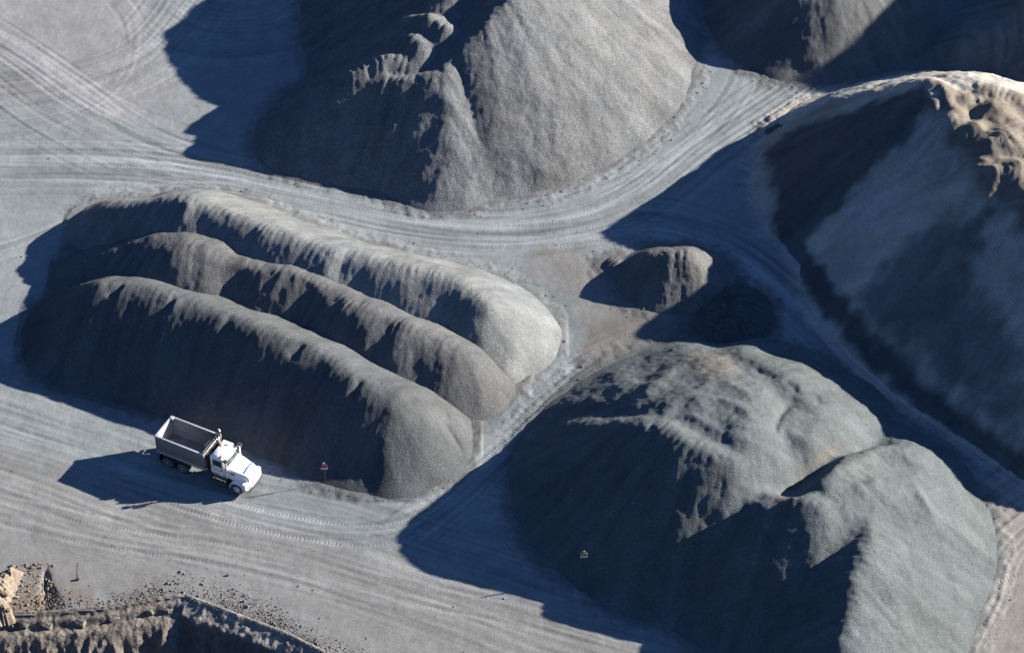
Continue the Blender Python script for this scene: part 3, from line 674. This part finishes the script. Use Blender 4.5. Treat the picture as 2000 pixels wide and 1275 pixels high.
def wheel(x, s, dual):
    y = s * (1.03 if not dual else 0.90); hw = 0.145 if not dual else 0.30; R = 0.515
    bm = BM()
    if dual: prof = [(0.30, -hw), (0.47, -hw), (R, -hw + .05), (R, -0.05), (0.44, -0.02), (0.44, 0.02), (R, 0.05), (R, hw - .05), (0.47, hw), (0.30, hw)]
    else: prof = [(0.30, -hw), (0.46, -hw), (R, -hw + .05), (R, hw - .05), (0.46, hw), (0.30, hw)]
    add_lathe(bm, prof, (x, y, 0.52), s)
    w = part('wheel', bm, RUBBER, truck)
    bm = BM()
    if dual: prof = [(0.31, hw - .005), (0.315, hw + .012), (0.285, hw + .012), (0.275, hw - .10), (0.20, hw - .16), (0.13, hw - .16), (0.12, hw - .02), (0.06, hw + .01), (0.0008, hw + .01)]
    else: prof = [(0.31, hw - .005), (0.315, hw + .012), (0.285, hw + .012), (0.25, hw - .03), (0.20, hw + .03), (0.13, hw + .035), (0.11, hw + .08), (0.0008, hw + .09)]
    add_lathe(bm, prof, (x, y, 0.52), s); part('rim', bm, RIM, w)
for s in (-1, 1):
    wheel(0.0, s, False); wheel(-5.0, s, True); wheel(-6.377, s, True)
for s in (-1, 1):
    bm = BM(); add_box(bm, (-7.08, s * 0.92, 0.66), (0.02, 0.6, 0.62), 0.005); part('mud_flap', bm, BLACK, truck)
# tub
ZB, Z0, XR, XF, HW = 3.10, 1.30, -7.27, -2.80, 1.20
tub = BM()
def ring(x, hw, zb, zt): return [(x, -hw, zt), (x, -hw, zb), (x, hw, zb), (x, hw, zt)]
add_box(tub, ((XR + XF) / 2, 0, Z0 + .03), (XF - XR, 2 * HW - .30, 0.06), 0.01)
tubo = part('tub_floor', tub, ALLOY_IN, truck)
for s in (-1, 1):
    bm = BM()
    add_loft(bm, [[(XR, s * (HW - .16), Z0), (XR, s * (HW - .05), Z0 + .30), (XR, s * (HW - .05), ZB), (XR, s * HW, ZB), (XR, s * HW, Z0 + .28), (XR, s * (HW - .10), Z0 - .02)],
                  [(XF, s * (HW - .16), Z0), (XF, s * (HW - .05), Z0 + .30), (XF, s * (HW - .05), ZB), (XF, s * HW, ZB), (XF, s * HW, Z0 + .28), (XF, s * (HW - .10), Z0 - .02)]])
    side = part('tub_side', bm, ALLOY, truck)
    bm = BM(); add_box(bm, ((XR + XF) / 2, s * (HW - .01), ZB + .045), (XF - XR + .06, 0.13, 0.11), 0.02); part('top_rail', bm, RAIL, side)
    bm = BM(); add_box(bm, ((XR + XF) / 2, s * (HW + .012), Z0 + .16), (XF - XR + .02, 0.035, 0.27), 0.012); part('skirt', bm, RAIL, side)
    bm = BM()
    bm.free()
    for x in (XR + .05, XF - .05): bm = BM(); add_box(bm, (x, s * (HW + .014), (Z0 + ZB) / 2 + .12), (0.10, 0.05, ZB - Z0 - .30), 0.012); part('corner_post', bm, ALLOY, side)
    bm = BM(); add_box(bm, (XR + .16, s * (HW - .12), ZB + .06), (0.34, 0.30, 0.10), 0.02); part('corner_plate', bm, RAIL, side)
    for z in (Z0 + .62, Z0 + 1.0, Z0 + 1.38): bm = BM(); add_box(bm, ((XR + XF) / 2, s * (HW - .046), z), (XF - XR - .2, 0.014, 0.012)); part('seam', bm, ALLOY_IN, side)
bm = BM(); add_box(bm, (XF - .03, 0, (Z0 + ZB) / 2), (0.06, 2 * HW - .12, ZB - Z0), 0.01); fr = part('tub_front', bm, ALLOY_IN, truck)
bm = BM(); add_box(bm, (XR + .03, 0, (Z0 + ZB) / 2 - .02), (0.06, 2 * HW - .12, ZB - Z0 - .04), 0.01); tg_ = part('tailgate', bm, RAIL, truck)
bm = BM(); add_box(bm, (XR + .02, 0, ZB + .02), (0.12, 2 * HW - .2, 0.10), 0.02); part('tailgate_bar', bm, RAIL, tg_)
for y in (-0.7, 0, 0.7): bm = BM(); add_box(bm, (XR - .03, y, (Z0 + ZB) / 2), (0.06, 0.09, ZB - Z0 - .2), 0.01); part('tailgate_rib', bm, RAIL, tg_)
bm = BM(); add_box(bm, (XR + .01, 0, 1.0), (0.1, 2.2, 0.12), 0.02); part('rear_bar', bm, FRAME, truck)
for s in (-1, 1):
    bm = BM(); add_box(bm, (XR - .045, s * 0.92, 1.0), (0.02, 0.3, 0.1), 0.006); part('tail_light', bm, AMBER, truck)
# tarp roll, its housing and the arched bow
bm = BM(); add_cyl(bm, (XF - .10, -HW + .05, ZB + .16), (XF - .10, HW - .05, ZB + .16), 0.10, n=18)
tr = part('tarp_roll', bm, TARP, truck)
bm = BM(); add_tube(bm, [(XF + .05 + .10 * math.sin(math.pi * t), -HW + 2 * HW * t, ZB + .05 + .22 * math.sin(math.pi * t)) for t in np.linspace(0, 1, 15)], 0.035, 8); part('tarp_bow', bm, RAIL, tr)
bm = BM(); add_tube(bm, [(XF - .30 - .02 * math.sin(math.pi * t), -HW + 2 * HW * t, ZB + .02 + .16 * math.sin(math.pi * t)) for t in np.linspace(0, 1, 15)], 0.03, 8); part('tarp_fold', bm, TARP, tr)
bm = BM(); add_box(bm, (XF - .05, HW - .15, ZB + .22), (0.50, 0.36, 0.12), 0.03); part('motor_cover', bm, BLACK, tr)
bm = BM(); add_box(bm, (XF + .10, 0, 2.1), (0.12, 1.9, 1.7), 0.02); part('bulkhead', bm, FRAME, truck)
bm = BM(); add_cyl(bm, (XF + .27, 0.1, 1.1), (XF + .27, 0.1, 2.9), 0.11, n=14); part('hoist_ram', bm, FRAME, truck)
# cab
def cab_ring(x0, x1, hw, z, rf=0.22):
    """plan outline at height z: square back corners, rounded front"""
    return [(x0, -hw, z), (x1 - rf, -hw, z), (x1 - rf * .3, -hw * .90, z), (x1, -hw * .62, z), (x1 + .04, 0, z), (x1, hw * .62, z), (x1 - rf * .3, hw * .90, z), (x1 - rf, hw, z), (x0, hw, z)]
bm = BM()
add_loft(bm, [cab_ring(-2.30, -0.98, .99, 1.22), cab_ring(-2.32, -0.96, 1.04, 1.40), cab_ring(-2.32, -0.96, 1.04, 2.28), cab_ring(-2.32, -1.20, 1.00, 2.95), cab_ring(-2.30, -1.22, .97, 3.08), cab_ring(-2.22, -1.32, .88, 3.16)])
cab = part('cab', bm, WHITE, truck, 50)
bm = BM()   # windscreen: two curved bands just proud of the cab skin
def screen(z): 
    f = (z - 2.28) / (2.95 - 2.28); x1 = -0.96 - .24 * f; hw = 1.04 - .04 * f
    return [(x1 - .22 + .13, -hw * .93, z), (x1 - .066 + .02, -hw * .88 + .02, z), (x1 + .012, -hw * .61, z), (x1 + .052, 0, z), (x1 + .012, hw * .61, z), (x1 - .046, hw * .88 - .02, z), (x1 - .09, hw * .93, z)]
add_loft(bm, [screen(2.33), screen(2.62), screen(2.88)], close=False)
ws = part('windscreen', bm, GLASS, cab)
bm = BM(); add_tube(bm, [(p[0] + .015, p[1], p[2]) for p in screen(2.315)], 0.028, 6); part('window_seal', bm, BLACK, ws); bm = BM(); add_tube(bm, [(p[0] + .015, p[1], p[2]) for p in screen(2.90)], 0.022, 6); part('window_seal', bm, BLACK, ws)
for y in (-.55, .1): bm = BM(); add_tube(bm, [(-0.93, y, 2.33), (-1.02, y + .28, 2.62)], 0.012, 6); part('wiper', bm, BLACK, ws)
bm = BM(); add_loft(bm, [[(-1.28, -.93, 2.99), (-.98, -.80, 2.93), (-.90, 0, 2.93), (-.98, .80, 2.93), (-1.28, .93, 2.99)], [(-1.28, -.93, 3.03), (-.98, -.80, 2.965), (-.90, 0, 2.965), (-.98, .80, 2.965), (-1.28, .93, 3.03)]], close=True); part('sun_visor', bm, WHITE, cab)
for s in (-1, 1):
    bm = BM(); add_box(bm, (-1.72, s * 1.045, 1.78), (0.98, 0.03, 0.86), 0.02); dr = part('door', bm, WHITE, cab)
    bm = BM(); add_loft(bm, [[(-2.10, s * 1.050, 2.28), (-1.18, s * 1.050, 2.22), (-1.30, s * 1.030, 2.84), (-2.10, s * 1.030, 2.84)], [(-2.10, s * 1.067, 2.28), (-1.18, s * 1.067, 2.22), (-1.30, s * 1.047, 2.84), (-2.10, s * 1.047, 2.84)]]); part('side_window', bm, GLASS, dr)
    bm = BM(); add_box(bm, (-2.06, s * 1.075, 2.10), (0.16, 0.03, 0.04), 0.01); part('door_handle', bm, BLACK, dr)
    bm = BM()
    for k in range(5): add_box(bm, (-1.92 + .15 * k, s * 1.064, 1.84 + .06 * math.sin(2.2 * k)), (0.10, 0.006, 0.07 + .03 * (k % 2)), 0, Matrix.Rotation(0.5 * math.sin(3.1 * k), 4, 'Y'))
    part('door_emblem', bm, DECAL, dr)['kind'] = 'stuff'
    # mirror on two arms
    bm = BM(); add_tube(bm, [(-1.12, s * 1.0, 2.86), (-1.0, s * 1.36, 2.86), (-1.0, s * 1.36, 2.36), (-1.12, s * 1.04, 2.30)], 0.018, 6); ma = part('mirror_arm', bm, RAIL, cab)
    bm = BM(); add_box(bm, (-0.99, s * 1.38, 2.62), (0.09, 0.20, 0.42), 0.03); part('mirror', bm, BLACK, ma)
    # air intake stack with dark cap
    bm = BM(); add_cyl(bm, (-0.88, s * 1.06, 1.42), (-0.90, s * 1.06, 3.02), 0.075, n=16); add_cyl(bm, (-0.88, s * 1.06, 1.50), (-0.88, s * 1.06, 1.95), 0.12, n=18); sn = part('intake_stack', bm, CHROME, truck)
    bm = BM(); add_cyl(bm, (-0.90, s * 1.06, 3.02), (-0.90, s * 1.06, 3.16), 0.09, 0.17, n=18); add_cyl(bm, (-0.90, s * 1.06, 3.16), (-0.90, s * 1.06, 3.27), 0.18, 0.15, n=18); part('intake_cap', bm, BLACK, sn)
    # beacons
for x, y in ((-2.10, 0.25), (-1.45, -0.80)):
    bm = BM(); add_cyl(bm, (x, y, 3.15), (x, y, 3.20), 0.09, n=16); bc = part('beacon', bm, BLACK, cab)
    bm = BM(); add_cyl(bm, (x, y, 3.20), (x, y, 3.36), 0.075, 0.06, n=16); part('beacon_lens', bm, AMBER, bc)
for y in (-0.22, 0.0, 0.22, -0.62, 0.62):
    bm = BM(); add_box(bm, (-1.47, y, 3.165), (0.13, 0.06, 0.04), 0.015); part('marker_light', bm, AMBER, cab)
bm = BM(); add_tube(bm, [(-2.0, .55, 3.22), (-1.55, .55, 3.22)], [0.03, 0.055], 10); part('air_horn', bm, CHROME, cab)
bm = BM(); add_tube(bm, [(-2.1, -.78, 3.20), (-1.75, -.78, 3.20)], 0.02, 6); part('roof_rail', bm, RAIL, cab)
# bonnet
def hood_ring(x, hw, zt, zb, crown): return [(x, -hw, zb), (x, -hw, zt - .22), (x, -hw * .93, zt - .08), (x, -hw * .72, zt), (x, 0, zt + crown), (x, hw * .72, zt), (x, hw * .93, zt - .08), (x, hw, zt - .22), (x, hw, zb)]
bm = BM(); add_loft(bm, [hood_ring(-1.00, .98, 2.30, 1.25, .03), hood_ring(-.70, .94, 2.27, 1.2, .04), hood_ring(0.0, .84, 2.14, 1.15, .05), hood_ring(.55, .76, 2.00, 1.0, .05), hood_ring(.80, .70, 1.90, .85, .05), hood_ring(.90, .64, 1.78, .80, .04)])
hood = part('bonnet', bm, WHITE, truck, 40)
bm = BM(); add_loft(bm, [[(.36, -.72, 2.06), (.33, 0, 2.135), (.36, .72, 2.06)], [(.50, -.72, 2.13), (.47, 0, 2.20), (.50, .72, 2.13)], [(.54, -.72, 2.12), (.51, 0, 2.19), (.54, .72, 2.12)]], close=False)
df = part('bug_deflector', bm, BLUE, hood)
for s in (-1, 1):
    bm = BM(); x0 = -.62
    for k in range(4): add_box(bm, (x0 + .10 * k, s * (.945 - .012 * k), 1.90 - .012 * k), (0.06, 0.02, 0.13), 0, Matrix.Rotation(0.25, 4, 'Y'))
    add_box(bm, (x0 + .22, s * .935, 1.76), (0.36, 0.02, 0.05), 0); part('side_lettering', bm, DECAL, hood)['kind'] = 'stuff'
bm = BM(); add_box(bm, (.905, 0, 1.32), (0.05, 1.05, 0.86), 0.05); gr = part('grille', bm, CHROME, hood)
for k in range(8): bm = BM(); add_box(bm, (.935, 0, .99 + .095 * k), (0.02, 0.94, 0.045), 0.004); part('grille_slat', bm, WHITE, gr)
for s in (-1, 1):
    bm = BM(); rings = []
    for a in np.linspace(math.radians(-8), math.radians(188), 17):
        c, q = math.cos(a), math.sin(a); r0, r1 = .60, .70
        rings.append([(r0 * c, s * .72, .52 + r0 * q), (r0 * c, s * 1.19, .52 + r0 * q), ((r1 - .03) * c, s * 1.21, .52 + (r1 - .03) * q), (r1 * c, s * 1.15, .52 + r1 * q), (r1 * c + .02, s * .72, .52 + r1 * q + .06)])
    add_loft(bm, rings)
    add_box(bm, (.67, s * .94, 1.02), (0.36, 0.48, 0.62), 0.10)
    add_box(bm, (-.10, s * .86, 1.26), (1.1, 0.16, 0.22), 0.05)
    fd = part('fender', bm, WHITE, truck, 40)
    bm = BM(); add_box(bm, (.80, s * .96, 1.10), (0.13, 0.34, 0.24), 0.05); part('headlight', bm, LENS, fd)
    bm = BM(); add_box(bm, (.40, s * 1.205, 1.12), (0.14, 0.02, 0.05), 0.008); part('side_marker', bm, AMBER, fd)
bm = BM(); add_loft(bm, [[(.86, -1.20, z), (1.02, -1.05, z), (1.10, -.5, z), (1.12, 0, z), (1.10, .5, z), (1.02, 1.05, z), (.86, 1.20, z), (.80, 1.05, z), (.86, 0, z), (.80, -1.05, z)] for z in (.46, .50, .78, .82)])
part('bumper', bm, CHROME, truck, 30)
# tanks, steps, exhaust
for s in (-1, 1):
    bm = BM(); add_cyl(bm, (-2.15, s * .88, .80), (-.98, s * .88, .80), 0.30, n=26); tk = part('fuel_tank', bm, CHROME if s < 0 else ALLOY, truck)
    for x in (-1.95, -1.18): bm = BM(); add_cyl(bm, (x - .025, s * .88, .80), (x + .025, s * .88, .80), 0.308, n=26); part('tank_strap', bm, FRAME, tk)
    for z in (.52, 1.12):
        bm = BM(); add_box(bm, (-1.55, s * 1.14, z), (1.25, 0.16, 0.05), 0.012); part('step', bm, FRAME, truck)
bm = BM(); add_cyl(bm, (-2.50, .92, 1.1), (-2.50, .92, 2.7), 0.12, n=18)
add_tube(bm, [(-2.50, .92, 2.65), (-2.50, .92, 3.55), (-2.52, .93, 3.75), (-2.60, .97, 3.90), (-2.74, 1.02, 4.0)], 0.068, 12); part('exhaust_stack', bm, CHROME, truck)
bm = BM(); add_tube(bm, [(-2.48, -.80, 1.2), (-2.48, -.80, 3.0)], 0.03, 8); part('vent_pipe', bm, RAIL, truck); bm = BM(); add_tube(bm, [(-2.48, .60, 1.3), (-2.48, .60, 3.55), (-2.42, .60, 3.62)], 0.045, 10); part('vent_pipe', bm, RAIL, truck)

# ---------------------------------------------------------------- product signs on posts
def sign(loc, rz, board, label, marks):
    t = thing('product_sign', label, 'sign', loc, rz)
    bm = BM(); add_cyl(bm, (0, 0.03, -0.3), (0, 0.03, 2.28), 0.018, n=10); part('post', bm, POST, t)
    bm = BM(); add_box(bm, (0, 0, 1.83), (0.54, 0.025, 0.28), 0.004); bd = part('colour_board', bm, board, t)
    bm = BM()
    for x, w, h in marks: add_box(bm, (x * .8, -.0145, 1.83), (w * .8, 0.004, h * .8))
    part('lettering', bm, DECAL if board is SIGN_YELLOW else mat('red_marks', (0.30, 0.06, 0.06), 0.5, var=0.1), bd)['kind'] = 'stuff'
    bm = BM(); add_box(bm, (0, -0.004, 1.58), (0.54, 0.025, 0.20), 0.004); part('white_board', bm, SIGN_WHITE, t)
    bm = BM(); add_box(bm, (-.02, 0, 2.10), (0.21, 0.02, 0.24), 0.004); tp = part('top_plate', bm, SIGN_WHITE, t)
    bm = BM(); add_box(bm, (-.05, -.012, 2.10), (0.10, 0.004, 0.08)); part('plate_mark', bm, DECAL, tp)
sign(SIGNS[0], 0.10, SIGN_RED, 'red and white sign on a post at the foot of the ridge', [(-.16, .12, .12), (.02, .10, .12), (.2, .12, .14)])
sign(SIGNS[1], 0.06, SIGN_YELLOW, 'yellow and white sign on a post below the greenish heap', [(-.18, .07, .18), (-.03, .08, .2), (.17, .22, .18)])

# ---------------------------------------------------------------- stone blocks and boulders by the pit edge
rng = random.Random(11)
def rock_mesh(name, m, seed, size=(1, 1, 1), sub=2, rough=0.35, boxy=0.0):
    bm = BM(); bmesh.ops.create_icosphere(bm, subdivisions=sub, radius=0.5)
    r = random.Random(seed); offs = [(Vector((r.uniform(-1, 1), r.uniform(-1, 1), r.uniform(-1, 1))).normalized(), r.uniform(0.30, 0.45)) for _ in range(9)]
    for v in bm.verts:
        for d, k in offs:
            q = v.co.dot(d)
            if q > k: v.co -= d * (q - k) * 0.9
        if boxy: v.co = v.co.lerp(Vector([max(-.42, min(.42, c * 1.5)) for c in v.co]), boxy)
        v.co *= 1 + rough * 0.15 * r.uniform(-1, 1)
        v.co = Vector((v.co.x * size[0], v.co.y * size[1], v.co.z * size[2]))
    me = bpy.data.meshes.new(name); bm.to_mesh(me); bm.free(); me.materials.append(m); return me
BL = [rock_mesh('stone_block', STONE, 20 + i, (1.25, 0.85, 0.75), 3, 0.45, 0.5) for i in range(4)]
es = resample([(x, y, 0) for x, y in EDGE], 0.2)
seg = np.concatenate([[0], np.cumsum(np.linalg.norm(np.diff(es[:, :2], axis=0), axis=1))])
def on_edge(s, inward):
    i = int(np.clip(np.searchsorted(seg, s), 1, len(es) - 2)); p = np.array([np.interp(s, seg, es[:, 0]), np.interp(s, seg, es[:, 1])]); d = es[i + 1, :2] - es[i - 1, :2]; d = d / np.linalg.norm(d)
    return p[0] + d[1] * inward, p[1] - d[0] * inward, math.atan2(d[1], d[0])
s0 = 7.2; nb = 0
ORD = ('first second third fourth fifth sixth seventh eighth ninth tenth eleventh twelfth thirteenth fourteenth').split()
while s0 < 20.5:
    x, y, a = on_edge(s0, 0.62 + rng.uniform(-.12, .12))
    o = bpy.data.objects.new('stone_block', BL[rng.randrange(4)])
    put(o, None, ORD[nb] + ' squared grey stone from the tan rock mound along the pit ledge', 'stone block', 'stone blocks set along the pit ledge'); nb += 1
    o.location = (x, y, -0.66 + rng.uniform(-.14, .06)); o.rotation_euler = (rng.uniform(-.12, .12), rng.uniform(-.12, .12), a + rng.uniform(-.4, .4)); k = rng.uniform(.55, 1.15); o.scale = (k, k, rng.uniform(.8, 1.1))
    s0 += 1.22 * k + rng.uniform(0.15, 1.6)
TB = [rock_mesh('boulder', TAN_STONE, 40 + i, (1.0, .85, .75), 3, 0.5) for i in range(4)]
names = ['tan boulder at the far tip of the broken rock mound', 'largest tan boulder in the middle of the rock mound', 'tan boulder at the right foot of the rock mound', 'tan boulder lowest on the rock mound above the pit', 'tan boulder on the rock mound nearest the left edge of the picture']
for i, (x, y, z, k) in enumerate(BOULDERS):
    o = bpy.data.objects.new('boulder', TB[i % 4])
    put(o, None, names[i], 'boulder', 'boulders on the rock mound')
    o.location = (x, y, z); o.rotation_euler = (rng.uniform(-.6, .6), rng.uniform(-.6, .6), rng.uniform(0, 6)); o.scale = (k, k * rng.uniform(.8, 1.1), k * rng.uniform(.7, 1.0))
# loose rubble on the yard's edge: far too many to count
def scatter(name, spots, m, label):
    src = [rock_mesh('src', m, 70 + i, (1, .9, .7), 1, 0.6) for i in range(5)]; V = []; F = []; n = 0
    data = [(np.array([v.co[:] for v in me.vertices]), np.array([p.vertices[:] for p in me.polygons])) for me in src]
    for x, y, z, k in spots:
        v, f = data[rng.randrange(5)]; a = rng.uniform(0, 6.28); c, s = math.cos(a), math.sin(a)
        w = v * k; w = np.stack([w[:, 0] * c - w[:, 1] * s + x, w[:, 0] * s + w[:, 1] * c + y, w[:, 2] + z + .2 * k], 1)
        V.append(w); F.append(f + n); n += len(w)
    me = bpy.data.meshes.new(name); me.from_pydata(np.vstack(V).tolist(), [], np.vstack(F).tolist()); me.materials.append(m)
    o = bpy.data.objects.new(name, me); put(o, None, label, 'rubble', None, 'stuff')
    for me_ in src: bpy.data.meshes.remove(me_)
sp = []
for _ in range(9000):
    s = rng.uniform(5, seg[-1] - 3); i = -abs(rng.gauss(0, .6 + .5 * abs(math.sin(s * .21)))) + .15
    x, y, a = on_edge(s, i); sp.append((x, y, -.03 if i < 0 else -.3, min(.32, .03 + rng.expovariate(26))))
scatter('rubble', sp, STONE, 'grey rubble strewn along the edge of the yard')
scatter('loose_stones', [(x, y, z, min(.28, .025 + rng.expovariate(38))) for x, y, z in TOE], GRIT, 'stones rolled out round the feet of the heaps')
scatter('loose_stones', [(x, y, z - .02, min(.2, .03 + rng.expovariate(40))) for x, y, z in OPEN], GRIT, 'stray stones lying about the haul roads')
sp = []
for _ in range(420):
    x = rng.uniform(CX[0], CX[1]); y = rng.uniform(CY[0], CY[1]); sp.append((x, y, 0.0, min(.3, .04 + rng.expovariate(18))))
scatter('rubble', sp, TAN_STONE, 'tan rubble scattered beside the broken rock mound')
# thin cable ending in a small box on the yard's edge
cb = thing('cable', 'thin dark cable trailing down to a small box near the pit edge', 'cable', (*CABLE[0], 0.0))
bm = BM(); ox, oy = CABLE[0]
pts = resample([(x - ox, y - oy, 0.045) for x, y in CABLE], 0.2); add_tube(bm, [tuple(p) for p in pts], 0.011, 6); part('cord', bm, BLACK, cb)
bm = BM(); add_box(bm, (CABLE[-1][0] - ox, CABLE[-1][1] - oy - .1, .11), (0.26, 0.18, 0.14), 0.02); part('box', bm, BLACK, cb)
